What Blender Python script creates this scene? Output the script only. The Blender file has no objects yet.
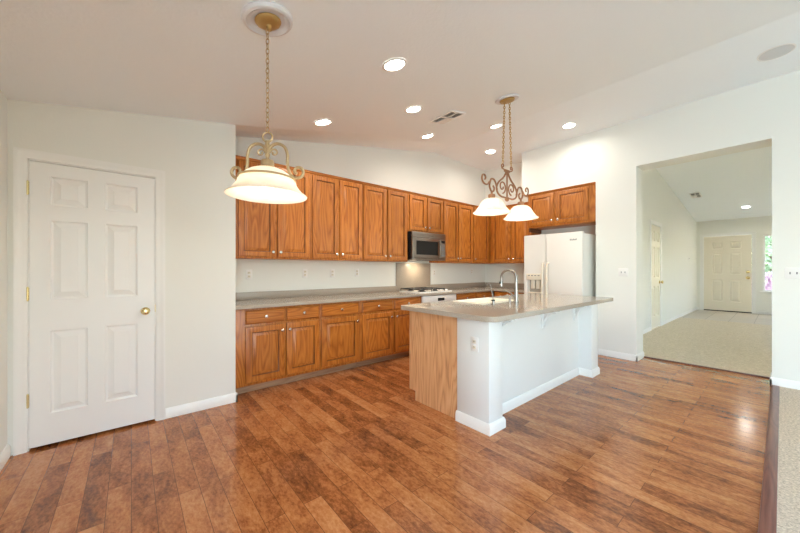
import bpy, bmesh, math, random
from mathutils import Vector, Matrix
PI = math.pi
random.seed(4)
sc = bpy.context.scene
C = bpy.context.collection

# ------------------------------------------------------------------ camera
CAM_H = 1.266
FPX = 320.32
cam_d = bpy.data.cameras.new('camera')
cam = bpy.data.objects.new('camera', cam_d); C.objects.link(cam)
cam_d.sensor_fit = 'HORIZONTAL'; cam_d.sensor_width = 36.0
cam_d.lens = 36.0 * FPX / 800.0
cam_d.shift_y = (269.9 - 266.5) / 800.0
cam_d.clip_start = 0.02
cam.location = (0, 0, CAM_H)
cam.rotation_euler = (PI / 2, 0, math.radians(50.008 - 90))
sc.camera = cam

# ------------------------------------------------------------------ world, daylight lamps, hall fill, exposure
w = bpy.data.worlds.new('world'); sc.world = w; w.use_nodes = True
bg = w.node_tree.nodes['Background']
sky = w.node_tree.nodes.new('ShaderNodeTexSky')
try:
    sky.sky_type = 'NISHITA'
except Exception:
    pass
sky.sun_disc = False
sky.sun_elevation = math.radians(50); sky.sun_rotation = math.radians(120)
w.node_tree.links.new(sky.outputs['Color'], bg.inputs['Color'])
bg.inputs['Strength'].default_value = 0.4

def area_lamp(name, loc, rot, sx, sy, power, col, spread=180):
    d = bpy.data.lights.new(name, 'AREA'); d.shape = 'RECTANGLE'; d.size = sx; d.size_y = sy
    d.energy = power; d.color = col; d.spread = math.radians(spread)
    o = bpy.data.objects.new(name, d); o.location = loc; o.rotation_euler = rot; C.objects.link(o)
    return o
# lamps added for unseen windows; rear and left tilted up to brighten the ceiling
# daylight from behind and left; hall lamp is fill in an added opening
area_lamp('daylight_rear', (0.55, -3.95, 1.2), (PI / 2 + 0.30, 0, PI), 2.0, 2.2, 146, (0.69, 0.92, 1.0), 125)
area_lamp('daylight_left', (-0.92, -2.0, 1.35), (PI / 2 + 0.35, 0, -PI / 2), 2.2, 1.7, 40, (0.68, 0.90, 1.0))
area_lamp('hall_fill', (9.9, -3.48, 1.3), (PI / 2, 0, PI), 1.8, 1.9, 520, (1.0, 0.91, 0.70))
sc.view_settings.view_transform = 'Standard'
sc.view_settings.look = 'None'
sc.view_settings.exposure = 2.0
sc.view_settings.gamma = 1.0
sc.view_settings.use_curve_mapping = False
sc.cycles.max_bounces = 12
sc.cycles.diffuse_bounces = 8
sc.cycles.sample_clamp_indirect = 6.0
sc.cycles.caustics_reflective = False
sc.cycles.caustics_refractive = False
sc.cycles.use_denoising = True
sc.cycles.denoising_input_passes = 'RGB_ALBEDO_NORMAL'
sc.cycles.denoising_prefilter = 'NONE'
sc.cycles.use_adaptive_sampling = False

# ------------------------------------------------------------------ materials
def new_mat(name):
    m = bpy.data.materials.new(name); m.use_nodes = True
    return m, m.node_tree.nodes, m.node_tree.links, m.node_tree.nodes['Principled BSDF']

def plain(name, col, rough=0.5, metal=0.0, bump=None, spec=0.5, coat=0.0):
    m, N, L, b = new_mat(name)
    b.inputs['Base Color'].default_value = (*col, 1); b.inputs['Roughness'].default_value = rough
    b.inputs['Metallic'].default_value = metal; b.inputs['Specular IOR Level'].default_value = spec
    b.inputs['Coat Weight'].default_value = coat
    # a trace of unevenness in the finish
    g = N.new('ShaderNodeNewGeometry'); n = N.new('ShaderNodeTexNoise')
    n.inputs['Scale'].default_value = bump[0] if bump else 60; n.inputs['Detail'].default_value = 3
    L.new(g.outputs['Position'], n.inputs['Vector'])
    bp = N.new('ShaderNodeBump'); bp.inputs['Strength'].default_value = bump[1] if bump else 0.01
    bp.inputs['Distance'].default_value = bump[2] if bump else 0.001
    L.new(n.outputs['Fac'], bp.inputs['Height']); L.new(bp.outputs['Normal'], b.inputs['Normal'])
    return m

def ramp(N, stops):
    r = N.new('ShaderNodeValToRGB')
    while len(r.color_ramp.elements) < len(stops): r.color_ramp.elements.new(0.5)
    for e, (p, c) in zip(r.color_ramp.elements, stops):
        e.position = p; e.color = (*c, 1)
    return r

def oak(name, along, light, mid, dark, rough=0.34):
    """oak with the grain running along axis 'along' (0 x, 1 y, 2 z)"""
    m, N, L, b = new_mat(name)
    g = N.new('ShaderNodeNewGeometry'); oi = N.new('ShaderNodeObjectInfo')
    off = N.new('ShaderNodeVectorMath'); off.operation = 'ADD'
    sc_ = N.new('ShaderNodeVectorMath'); sc_.operation = 'SCALE'
    cmb = N.new('ShaderNodeCombineXYZ')
    for k in range(3): L.new(oi.outputs['Random'], cmb.inputs[k])
    L.new(cmb.outputs[0], sc_.inputs[0]); sc_.inputs['Scale'].default_value = 7.3
    L.new(g.outputs['Position'], off.inputs[0]); L.new(sc_.outputs[0], off.inputs[1])
    def mapped(across, run):
        mp = N.new('ShaderNodeMapping'); s = [across] * 3; s[along] = run
        mp.inputs['Scale'].default_value = s; L.new(off.outputs[0], mp.inputs['Vector']); return mp
    fine = N.new('ShaderNodeTexNoise'); fine.inputs['Scale'].default_value = 1; fine.inputs['Detail'].default_value = 4
    L.new(mapped(170, 5).outputs[0], fine.inputs['Vector'])
    # cathedral figure: rings of a slowly wandering noise
    wob = N.new('ShaderNodeTexNoise'); wob.inputs['Scale'].default_value = 1; wob.inputs['Detail'].default_value = 1.5
    L.new(mapped(6.5, 0.75).outputs[0], wob.inputs['Vector'])
    mul = N.new('ShaderNodeMath'); mul.operation = 'MULTIPLY'; mul.inputs[1].default_value = 15
    L.new(wob.outputs['Fac'], mul.inputs[0])
    fr = N.new('ShaderNodeMath'); fr.operation = 'PINGPONG'; fr.inputs[1].default_value = 0.5
    L.new(mul.outputs[0], fr.inputs[0])
    mx = N.new('ShaderNodeMath'); mx.operation = 'MULTIPLY_ADD'; mx.inputs[1].default_value = 0.9
    L.new(fr.outputs[0], mx.inputs[0])
    f2 = N.new('ShaderNodeMath'); f2.operation = 'MULTIPLY'; f2.inputs[1].default_value = 0.75
    L.new(fine.outputs['Fac'], f2.inputs[0]); L.new(f2.outputs[0], mx.inputs[2])
    r = ramp(N, [(0.22, dark), (0.48, mid), (0.85, light)])
    L.new(mx.outputs[0], r.inputs['Fac'])
    hv = N.new('ShaderNodeHueSaturation')
    vv = N.new('ShaderNodeMapRange'); vv.inputs['To Min'].default_value = 0.88; vv.inputs['To Max'].default_value = 1.1
    L.new(oi.outputs['Random'], vv.inputs['Value']); L.new(vv.outputs[0], hv.inputs['Value'])
    L.new(r.outputs['Color'], hv.inputs['Color']); L.new(hv.outputs['Color'], b.inputs['Base Color'])
    b.inputs['Roughness'].default_value = rough
    bp = N.new('ShaderNodeBump'); bp.inputs['Strength'].default_value = 0.08; bp.inputs['Distance'].default_value = 0.002
    L.new(mx.outputs[0], bp.inputs['Height']); L.new(bp.outputs['Normal'], b.inputs['Normal'])
    return m

def floor_planks():
    m, N, L, b = new_mat('maple_plank_floor')
    g = N.new('ShaderNodeNewGeometry'); sp = N.new('ShaderNodeSeparateXYZ'); cb = N.new('ShaderNodeCombineXYZ')
    L.new(g.outputs['Position'], sp.inputs[0])
    L.new(sp.outputs['Y'], cb.inputs['X']); L.new(sp.outputs['X'], cb.inputs['Y'])
    br = N.new('ShaderNodeTexBrick'); br.offset = 0.37; br.offset_frequency = 2; br.squash = 1
    br.inputs['Scale'].default_value = 1; br.inputs['Brick Width'].default_value = 0.83
    br.inputs['Row Height'].default_value = 0.102; br.inputs['Mortar Size'].default_value = 0.0015
    br.inputs['Mortar Smooth'].default_value = 0.3; br.inputs['Bias'].default_value = 0
    br.inputs['Color1'].default_value = (0, 0, 0, 1); br.inputs['Color2'].default_value = (1, 1, 1, 1)
    br.inputs['Mortar'].default_value = (0.5, 0.5, 0.5, 1)
    L.new(cb.outputs[0], br.inputs['Vector'])
    # each plank shifts its own figure
    sh = N.new('ShaderNodeVectorMath'); sh.operation = 'MULTIPLY_ADD'
    L.new(br.outputs['Color'], sh.inputs[0]); sh.inputs[1].default_value = (9, 5, 3); L.new(cb.outputs[0], sh.inputs[2])
    mp = N.new('ShaderNodeMapping'); mp.inputs['Scale'].default_value = (3.4, 9, 1); L.new(sh.outputs[0], mp.inputs['Vector'])
    big = N.new('ShaderNodeTexNoise'); big.inputs['Scale'].default_value = 1; big.inputs['Detail'].default_value = 4; big.inputs['Roughness'].default_value = 0.62
    big.inputs['Distortion'].default_value = 0.6
    L.new(mp.outputs[0], big.inputs['Vector'])
    mp2 = N.new('ShaderNodeMapping'); mp2.inputs['Scale'].default_value = (34, 62, 1); L.new(sh.outputs[0], mp2.inputs['Vector'])
    fine = N.new('ShaderNodeTexNoise'); fine.inputs['Scale'].default_value = 1; fine.inputs['Detail'].default_value = 5; fine.inputs['Roughness'].default_value = 0.7
    L.new(mp2.outputs[0], fine.inputs['Vector'])
    a1 = N.new('ShaderNodeMath'); a1.operation = 'MULTIPLY_ADD'; a1.inputs[1].default_value = 0.62
    L.new(big.outputs['Fac'], a1.inputs[0])
    a2 = N.new('ShaderNodeMath'); a2.operation = 'MULTIPLY'; a2.inputs[1].default_value = 0.62
    L.new(fine.outputs['Fac'], a2.inputs[0]); L.new(a2.outputs[0], a1.inputs[2])
    a3 = N.new('ShaderNodeMath'); a3.operation = 'MULTIPLY_ADD'; a3.inputs[1].default_value = 0.21
    L.new(br.outputs['Color'], a3.inputs[0]); L.new(a1.outputs[0], a3.inputs[2])
    r = ramp(N, [(0.51, (0.115, 0.036, 0.013)), (0.645, (0.275, 0.090, 0.029)), (0.775, (0.44, 0.165, 0.055)), (0.96, (0.57, 0.265, 0.110))])
    L.new(a3.outputs[0], r.inputs['Fac'])
    mix = N.new('ShaderNodeMix'); mix.data_type = 'RGBA'
    mf = N.new('ShaderNodeMath'); mf.operation = 'MULTIPLY'; mf.inputs[1].default_value = 0.9; L.new(br.outputs['Fac'], mf.inputs[0]); L.new(mf.outputs[0], mix.inputs['Factor']); L.new(r.outputs['Color'], mix.inputs['A'])
    mix.inputs['B'].default_value = (0.07, 0.027, 0.012, 1)
    L.new(mix.outputs['Result'], b.inputs['Base Color'])
    rr = N.new('ShaderNodeMapRange'); rr.inputs['To Min'].default_value = 0.11; rr.inputs['To Max'].default_value = 0.22
    L.new(fine.outputs['Fac'], rr.inputs['Value']); L.new(rr.outputs[0], b.inputs['Roughness'])
    bp = N.new('ShaderNodeBump'); bp.inputs['Strength'].default_value = 0.05; bp.inputs['Distance'].default_value = 0.001
    iv = N.new('ShaderNodeMath'); iv.operation = 'SUBTRACT'
    L.new(big.outputs['Fac'], iv.inputs[0]); iv.inputs[1].default_value = 0.5
    L.new(iv.outputs[0], bp.inputs['Height']); L.new(bp.outputs['Normal'], b.inputs['Normal'])
    return m

def speckle(name, c1, c2, scale, rough, spots=None, bump=0.0, dist=0.002):
    m, N, L, b = new_mat(name)
    g = N.new('ShaderNodeNewGeometry')
    n = N.new('ShaderNodeTexNoise'); n.inputs['Scale'].default_value = scale; n.inputs['Detail'].default_value = 4; n.inputs['Roughness'].default_value = 0.75
    L.new(g.outputs['Position'], n.inputs['Vector'])
    r = ramp(N, [(0.32, c1), (0.68, c2)]); L.new(n.outputs['Fac'], r.inputs['Fac'])
    L.new(r.outputs['Color'], b.inputs['Base Color']); b.inputs['Roughness'].default_value = rough
    if bump:
        bp = N.new('ShaderNodeBump'); bp.inputs['Strength'].default_value = bump; bp.inputs['Distance'].default_value = dist
        L.new(n.outputs['Fac'], bp.inputs['Height']); L.new(bp.outputs['Normal'], b.inputs['Normal'])
    return m

def tiles(name):
    m, N, L, b = new_mat(name)
    g = N.new('ShaderNodeNewGeometry'); br = N.new('ShaderNodeTexBrick'); br.offset = 0
    br.inputs['Scale'].default_value = 1; br.inputs['Brick Width'].default_value = 0.42; br.inputs['Row Height'].default_value = 0.42
    br.inputs['Mortar Size'].default_value = 0.006
    br.inputs['Color1'].default_value = (0.50, 0.44, 0.35, 1); br.inputs['Color2'].default_value = (0.56, 0.49, 0.40, 1)
    br.inputs['Mortar'].default_value = (0.27, 0.22, 0.16, 1)
    L.new(g.outputs['Position'], br.inputs['Vector']); L.new(br.outputs['Color'], b.inputs['Base Color'])
    b.inputs['Roughness'].default_value = 0.35
    return m

def alabaster(name, strength):
    """frosted glass of a lit lamp shade"""
    m, N, L, b = new_mat(name)
    b.inputs['Base Color'].default_value = (0.93, 0.87, 0.74, 1); b.inputs['Roughness'].default_value = 0.28
    g = N.new('ShaderNodeNewGeometry'); n = N.new('ShaderNodeTexNoise'); n.inputs['Scale'].default_value = 9; n.inputs['Detail'].default_value = 3
    n.inputs['Distortion'].default_value = 1.2
    L.new(g.outputs['Position'], n.inputs['Vector'])
    r = ramp(N, [(0.3, (0.97, 0.96, 0.93)), (0.7, (0.95, 0.90, 0.82))]); L.new(n.outputs['Fac'], r.inputs['Fac'])
    L.new(r.outputs['Color'], b.inputs['Base Color'])
    t = N.new('ShaderNodeBsdfTranslucent'); L.new(r.outputs['Color'], t.inputs['Color'])
    mx = N.new('ShaderNodeMixShader'); mx.inputs['Fac'].default_value = strength
    L.new(b.outputs[0], mx.inputs[1]); L.new(t.outputs[0], mx.inputs[2])
    L.new(mx.outputs[0], N['Material Output'].inputs['Surface'])
    return m

def emit(name, col, s):
    m, N, L, b = new_mat(name)
    b.inputs['Base Color'].default_value = (*col, 1)
    b.inputs['Emission Color'].default_value = (*col, 1); b.inputs['Emission Strength'].default_value = s
    return m

def glass(name):
    m, N, L, b = new_mat(name)
    t = N.new('ShaderNodeBsdfTransparent'); gl = N.new('ShaderNodeBsdfGlossy'); gl.inputs['Roughness'].default_value = 0.02
    mx = N.new('ShaderNodeMixShader'); mx.inputs['Fac'].default_value = 0.06
    L.new(t.outputs[0], mx.inputs[1]); L.new(gl.outputs[0], mx.inputs[2]); L.new(mx.outputs[0], N['Material Output'].inputs['Surface'])
    return m

M = {}
M['wall'] = plain('wall_paint', (0.83, 0.835, 0.79), 0.75, bump=(85, 0.10, 0.004), spec=0.25)
M['ceiling'] = plain('ceiling_paint', (0.90, 0.945, 0.975), 0.9, bump=(48, 0.22, 0.008), spec=0.1)
M['trim'] = plain('trim_paint', (0.87, 0.87, 0.845), 0.35)
M['door'] = plain('door_paint', (0.88, 0.885, 0.87), 0.4)
M['cream_door'] = plain('cream_door_paint', (0.82, 0.77, 0.65), 0.4)
M['island_white'] = plain('island_white_paint', (0.79, 0.80, 0.785), 0.45)
OL, OM, OD = (0.58, 0.205, 0.034), (0.45, 0.138, 0.019), (0.26, 0.066, 0.008)
M['oak'] = oak('oak_upright_grain', 2, OL, OM, OD)
M['oak_x'] = oak('oak_grain_along_wall', 0, OL, OM, OD)
M['oak_y'] = oak('oak_grain_along_end_wall', 1, OL, OM, OD)
M['groove_shade'] = oak('oak_groove_contact_shade', 2, (0.28, 0.090, 0.015), (0.20, 0.058, 0.009), (0.11, 0.030, 0.005))  # darker oak paints contact shadow into door grooves and edges
M['oak_end'] = oak('oak_end_panel', 2, (0.76, 0.44, 0.225), (0.67, 0.345, 0.155), (0.42, 0.175, 0.068), 0.45)
M['toe'] = oak('oak_toe_kick', 0, (0.44, 0.26, 0.14), (0.38, 0.21, 0.11), (0.27, 0.14, 0.07), 0.55)
M['shadow_oak'] = plain('shaded_oak_brown_stem', (0.16, 0.055, 0.02), 0.5)  # oak with underside shade in its colour; also plain brown shrub stems
M['floor'] = floor_planks()
M['strip'] = oak('reddish_transition_wood', 0, (0.20, 0.075, 0.05), (0.14, 0.046, 0.033), (0.075, 0.023, 0.017), 0.3)
M['carpet'] = speckle('beige_carpet_pile', (0.40, 0.32, 0.235), (0.90, 0.77, 0.63), 75, 0.95, bump=0.9, dist=0.01)
M['hall_carpet'] = speckle('hall_carpet_pile', (0.52, 0.44, 0.31), (0.82, 0.73, 0.59), 38, 0.95, bump=0.5, dist=0.006)
M['tile'] = tiles('entry_tile')
M['quartz'] = speckle('taupe_quartz', (0.39, 0.335, 0.27), (0.49, 0.425, 0.35), 110, 0.12)
M['splash'] = speckle('taupe_splash_panel', (0.34, 0.285, 0.23), (0.44, 0.375, 0.31), 130, 0.3)
M['nickel'] = plain('brushed_nickel', (0.38, 0.355, 0.325), 0.32, 1.0)
M['knob'] = plain('bright_nickel', (0.74, 0.72, 0.69), 0.22, 1.0)
M['medallion'] = plain('medallion_paint', (0.74, 0.74, 0.76), 0.5)
M['steel'] = plain('stainless_steel', (0.30, 0.26, 0.225), 0.34, 1.0)
M['brass'] = plain('polished_brass', (0.74, 0.60, 0.30), 0.2, 1.0)
M['antique'] = plain('antique_gold_finish', (0.50, 0.36, 0.20), 0.45, 0.55, bump=(40, 0.25, 0.003))
M['canopy'] = plain('aged_gold_canopy', (0.50, 0.33, 0.12), 0.4, 0.7, bump=(40, 0.25, 0.003))
M['rust'] = plain('copper_brown_finish', (0.37, 0.185, 0.095), 0.45, 0.5, bump=(40, 0.25, 0.003))
M['white_gloss'] = plain('white_enamel', (0.86, 0.85, 0.82), 0.2)
M['fridge'] = plain('fridge_white', (0.85, 0.83, 0.79), 0.32)
M['recess'] = plain('recess_shade_grey', (0.40, 0.37, 0.32), 0.5)
M['bisque'] = plain('bisque_plastic', (0.80, 0.74, 0.62), 0.35)
M['plastic'] = plain('white_plastic', (0.86, 0.85, 0.83), 0.35)
M['slot'] = plain('dark_slot', (0.05, 0.045, 0.04), 0.6)
M['black'] = plain('black_enamel', (0.012, 0.012, 0.013), 0.25)
M['iron'] = plain('cast_iron', (0.03, 0.03, 0.03), 0.6)
M['gray'] = plain('grey_print', (0.22, 0.22, 0.22), 0.4)
M['darkglass'] = plain('dark_oven_glass', (0.012, 0.011, 0.010), 0.3, spec=0.25)
M['sink'] = plain('cream_sink_enamel', (0.90, 0.86, 0.74), 0.18)
M['shade'] = alabaster('alabaster_shade', 0.62)
M['bulb'] = emit('lit_bulb', (1.0, 0.84, 0.60), 2.6)
M['lens'] = emit('lit_downlight_lens', (1.0, 0.94, 0.84), 9.0)
M['task_lens'] = emit('lit_task_lens', (1.0, 0.85, 0.62), 0.25)
M['glass'] = glass('window_glass')
M['speaker'] = plain('grey_speaker_grille', (0.66, 0.67, 0.68), 0.8, bump=(400, 0.3, 0.002))
M['leaf'] = speckle('leaf_green', (0.30, 0.45, 0.22), (0.70, 0.80, 0.55), 25, 0.6)
M['flower'] = speckle('pink_blossom', (0.62, 0.40, 0.52), (0.9, 0.75, 0.80), 30, 0.6)
M['paving'] = speckle('pale_concrete', (0.42, 0.39, 0.34), (0.58, 0.54, 0.48), 14, 0.85)
M['void'] = plain('closet_darkness', (0.03, 0.03, 0.03), 0.9)

# ------------------------------------------------------------------ building helpers
ORG = {}
def thing(name, label, cat, loc, group=None, kind=None):
    o = bpy.data.objects.new(name, None); C.objects.link(o); o.location = loc
    o.empty_display_size = 0.1
    o['label'] = label; o['category'] = cat
    if group: o['group'] = group
    if kind: o['kind'] = kind
    ORG[o.name] = Vector(loc)
    return o

class MB:
    def __init__(s): s.bm = bmesh.new()
    def box(s, x0, x1, y0, y1, z0, z1, bev=0.0, seg=2):
        x0, x1 = sorted((x0, x1)); y0, y1 = sorted((y0, y1)); z0, z1 = sorted((z0, z1))
        mat = Matrix.Translation(((x0 + x1) / 2, (y0 + y1) / 2, (z0 + z1) / 2)) @ Matrix.Diagonal((x1 - x0, y1 - y0, z1 - z0, 1))
        r = bmesh.ops.create_cube(s.bm, size=1, matrix=mat)
        if bev:
            es = list({e for v in r['verts'] for e in v.link_edges})
            bmesh.ops.bevel(s.bm, geom=es, offset=min(bev, 0.45 * min(x1 - x0, y1 - y0, z1 - z0)), segments=seg, affect='EDGES', profile=0.5, clamp_overlap=True)
        return s
    def quads(s, rings, cap0=True, cap1=True, closed=True, second=()):
        """skin a list of equal-length vertex loops; the ring gaps listed in second take the second material"""
        V = [[s.bm.verts.new(p) for p in r] for r in rings]
        n = len(V[0])
        for gi, (a, b) in enumerate(zip(V, V[1:])):
            for i in range(n if closed else n - 1):
                j = (i + 1) % n
                try: s.bm.faces.new((a[i], a[j], b[j], b[i])).material_index = 1 if gi in second else 0
                except ValueError: pass
        if cap0: s.bm.faces.new(list(reversed(V[0])))
        if cap1: s.bm.faces.new(V[-1])
        return s
    def tube(s, pts, r, n=8, caps=True):
        P = [Vector(p) for p in pts]; R = r if isinstance(r, (list, tuple)) else [r] * len(P)
        t0 = (P[1] - P[0]).normalized()
        u = t0.orthogonal().normalized(); rings = []
        for i, p in enumerate(P):
            t = ((P[min(i + 1, len(P) - 1)] - P[max(i - 1, 0)])).normalized()
            u = (u - t * u.dot(t)).normalized(); v = t.cross(u)
            rings.append([p + R[i] * (u * math.cos(2 * PI * k / n) + v * math.sin(2 * PI * k / n)) for k in range(n)])
        return s.quads(rings, caps, caps)
    def lathe(s, prof, c, n=24, ax=(0, 0, 1), caps=True):
        """revolve (radius, height) pairs about the axis through c"""
        a = Vector(ax).normalized(); u = a.orthogonal().normalized(); v = a.cross(u); c = Vector(c)
        rings = [[c + a * h + max(r, 1e-4) * (u * math.cos(2 * PI * k / n) + v * math.sin(2 * PI * k / n)) for k in range(n)] for r, h in prof]
        return s.quads(rings, caps, caps)
    def prism(s, pts, f):
        """closed outline pts, f(p, t) gives its start (t=0) and end (t=1)"""
        return s.quads([[f(p, 0) for p in pts], [f(p, 1) for p in pts]])
    def torus(s, c, R, r, ax, n=20, m=8, stretch=None):
        a = Vector(ax).normalized(); u = a.orthogonal().normalized(); v = a.cross(u); c = Vector(c)
        rings = []
        for i in range(n + 1):
            t = 2 * PI * i / n; d = u * math.cos(t) + v * math.sin(t)
            rings.append([c + d * (R + r * math.cos(2 * PI * k / m)) + a * r * math.sin(2 * PI * k / m) for k in range(m)])
        return s.quads(rings, False, False)
    def build(s, name, mat, parent=None, smooth=True, angle=35, **props):
        bmesh.ops.remove_doubles(s.bm, verts=s.bm.verts, dist=1e-5)
        bmesh.ops.recalc_face_normals(s.bm, faces=s.bm.faces)
        me = bpy.data.meshes.new(name)
        o = bpy.data.objects.new(name, me); C.objects.link(o)
        if parent is not None:
            org = ORG[parent.name]; o.parent = parent
        else:
            xs = [v.co for v in s.bm.verts]
            org = Vector(((min(v.x for v in xs) + max(v.x for v in xs)) / 2, (min(v.y for v in xs) + max(v.y for v in xs)) / 2, min(v.z for v in xs)))
            o.location = org
        ORG[o.name] = org
        bmesh.ops.translate(s.bm, verts=s.bm.verts, vec=-org)
        s.bm.to_mesh(me); s.bm.free()
        me.materials.append(mat)
        if any(p.material_index == 1 for p in me.polygons): me.materials.append(M['groove_shade'])
        if smooth:
            me.shade_smooth(); me.set_sharp_from_angle(angle=math.radians(angle))
        for k, v in props.items(): o[k] = v
        return o

def structure(mb, name, mat, label, cat, **kw):
    return mb.build(name, mat, None, kind='structure', label=label, category=cat, **kw)

# maps (u, v, w) -> world on a wall:  u along the wall to the viewer's right, v up, w out of the wall
def face_far(x, y, z=0):      # a wall facing -Y
    return lambda u, v, w: Vector((x + u, y - w, z + v))
def face_end(x, y, z=0):      # a wall facing -X (viewer's right is -Y)
    return lambda u, v, w: Vector((x - w, y - u, z + v))
def face_plusy(x, y, z=0):    # facing +Y
    return lambda u, v, w: Vector((x - u, y + w, z + v))

def mbox(mb, F, u0, u1, v0, v1, w0, w1, bev=0):
    a = F(u0, v0, w0); b = F(u1, v1, w1)
    return mb.box(a.x, b.x, a.y, b.y, a.z, b.z, bev)

def raised(mb, F, W, H, t=0.02, stile=0.055, arch=False):
    """cabinet door or drawer slab with a raised centre panel"""
    def ring(i, w): return [F(i, i, w), F(W - i, i, w), F(W - i, H - i, w), F(i, H - i, w)]
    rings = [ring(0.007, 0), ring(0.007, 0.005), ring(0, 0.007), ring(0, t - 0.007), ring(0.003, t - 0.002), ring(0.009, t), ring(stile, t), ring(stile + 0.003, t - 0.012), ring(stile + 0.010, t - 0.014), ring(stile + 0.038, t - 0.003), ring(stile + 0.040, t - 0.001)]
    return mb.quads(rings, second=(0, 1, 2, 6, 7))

def slab(mb, F, W, H, t=0.02):
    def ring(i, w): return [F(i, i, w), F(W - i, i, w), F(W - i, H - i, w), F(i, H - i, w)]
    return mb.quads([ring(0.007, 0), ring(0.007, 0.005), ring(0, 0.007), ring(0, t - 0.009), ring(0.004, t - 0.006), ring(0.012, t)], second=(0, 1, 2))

def panel_door(mb, F, W, H, t, us, vs, fields, d=1.0):
    """flat slab with recessed-and-raised fields; us, vs are cut lines, fields are (i, j) cells"""
    U = [0] + us + [W]; V = [0] + vs + [H]
    for i in range(len(U) - 1):
        for j in range(len(V) - 1):
            u0, u1, v0, v1 = U[i], U[i + 1], V[j], V[j + 1]
            def ring(k, w): return [F(u0 + k, v0 + k, w), F(u1 - k, v0 + k, w), F(u1 - k, v1 - k, w), F(u0 + k, v1 - k, w)]
            if (i, j) in fields:
                mb.quads([ring(0, t), ring(0.005, t - 0.010 * d), ring(0.014, t - 0.013 * d), ring(0.048, t - 0.004 * d), ring(0.051, t - 0.002)], cap0=False)
            else:
                mb.quads([ring(0, t)], cap0=False)
    # edges and back
    mb.quads([[F(0, 0, t), F(W, 0, t), F(W, H, t), F(0, H, t)], [F(0, 0, 0), F(W, 0, 0), F(W, H, 0), F(0, H, 0)]], cap0=False)

def spiral(cx, cz, r0, r1, a0, turns, n=26):
    """(s, z) points winding from radius r0 to r1"""
    return [(cx + (r0 + (r1 - r0) * k / n) * math.cos(a0 + 2 * PI * turns * k / n), cz + (r0 + (r1 - r0) * k / n) * math.sin(a0 + 2 * PI * turns * k / n)) for k in range(n + 1)]
def smooth(pts, n=8):
    """Catmull-Rom through the points"""
    P = [Vector((*p, 0)) if len(p) == 2 else Vector(p) for p in pts]; P = [P[0] * 2 - P[1]] + P + [P[-1] * 2 - P[-2]]; out = []
    for i in range(1, len(P) - 2):
        for k in range(n):
            t = k / n; a, b_, c_, d = P[i - 1], P[i], P[i + 1], P[i + 2]
            out.append(0.5 * ((2 * b_) + (c_ - a) * t + (2 * a - 5 * b_ + 4 * c_ - d) * t * t + (3 * b_ - a - 3 * c_ + d) * t ** 3))
    out.append(P[-2]); return out
def ceil_z(X, Y):
    def lerp(x, P):
        if x <= P[0][0]:
            (a, b), (c, d) = P[0], P[1]; return b + (d - b) * (x - a) / (c - a)
        for (a, b), (c, d) in zip(P, P[1:]):
            if x <= c: return b + (d - b) * (x - a) / (c - a)
        return P[-1][1]
    A = lerp(X, [(-0.644, 2.424), (0.768, 2.662), (4.228, 3.40), (5.363, 3.36), (5.82, 3.36)])
    K = lerp(X, [(0.768, 2.81), (4.228, 3.41), (5.82, 3.38)])
    t = min(1, max(0, (Y - 3.377) / (4.09 - 3.377)))
    return A * (1 - t) + K * t
def ceil_n(X, Y):
    e = 0.02
    return Vector((-(ceil_z(X + e, Y) - ceil_z(X - e, Y)) / (2 * e), 0, 1)).normalized()

# ------------------------------------------------------------------ room shell
XL, XR, XB = -0.644, 5.363, 5.82      # left wall, right wall face, kitchen end wall
YA, YK, YR = 3.377, 4.09, -3.6        # wall with the white door, cabinet wall, rear wall
XT = 5.70                             # hall side of the right wall
XD, YH = 13.8, 1.75                   # front door wall, hall left wall
TOP = 3.75
structure(MB().box(XL - 0.2, XT, YR - 0.2, 4.3, -0.12, 0.0), 'floor', M['floor'], 'reddish brown wood plank floor of the kitchen', 'floor')
structure(MB().box(1.0, XR - 0.003, YR, 0.016, 0.001, 0.012), 'floor_carpet', M['carpet'], 'beige carpet at the right edge beyond the reddish strip', 'carpet')
structure(MB().box(XT + 0.03, 11.1, -3.5, YH, -0.12, 0.012), 'floor_hall', M['hall_carpet'], 'beige hall carpet beyond the wide opening', 'carpet')
structure(MB().box(11.1, XD + 0.3, -3.5, YH, -0.12, 0.006), 'floor_entry', M['tile'], 'tan tiles in front of the front door', 'floor')
structure(MB().box(1.0, XR, 0.016, 0.074, 0.0005, 0.016, 0.005), 'trim_1', M['strip'], 'reddish wood strip between plank floor and right carpet', 'trim')
structure(MB().box(XT - 0.02, XT + 0.03, 0.072, 1.296, 0.0005, 0.014, 0.004), 'trim_2', M['strip'], 'dark wood threshold under the wide hall opening', 'trim')

# ceilings
b = MB(); xs = [XL - 0.15, 0.768, 2.5, 4.228, 5.363, XB + 0.05]; ys = [YR - 0.15, 0, YA, 3.6, 3.85, YK + 0.1]
V = [[b.bm.verts.new((x, y, ceil_z(x, y))) for y in ys] for x in xs]
for i in range(len(xs) - 1):
    for j in range(len(ys) - 1):
        b.bm.faces.new((V[i][j], V[i + 1][j], V[i + 1][j + 1], V[i][j + 1]))
ce = structure(b, 'ceiling', M['ceiling'], 'vaulted beige ceiling over the kitchen', 'ceiling', smooth=False)
sm = ce.modifiers.new('thickness', 'SOLIDIFY'); sm.thickness = 0.1; sm.offset = 1
b = MB()
def hall_z(X): return 3.442 - (X - 8.764) * 0.1285
P = [(XT - 0.05, 3.56), (7.85, 3.56), (XD + 0.1, hall_z(XD + 0.1))]
b.quads([[(P[0][0], y, P[0][1]), (P[1][0], y, P[1][1]), (P[2][0], y, P[2][1]), (P[2][0], y, P[2][1] + 0.1), (P[1][0], y, P[1][1] + 0.1), (P[0][0], y, P[0][1] + 0.1)] for y in (-3.6, YH + 0.1)])
structure(b, 'ceiling_hall', M['ceiling'], 'sloping ceiling of the hall seen through the opening', 'ceiling', smooth=False)

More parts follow.
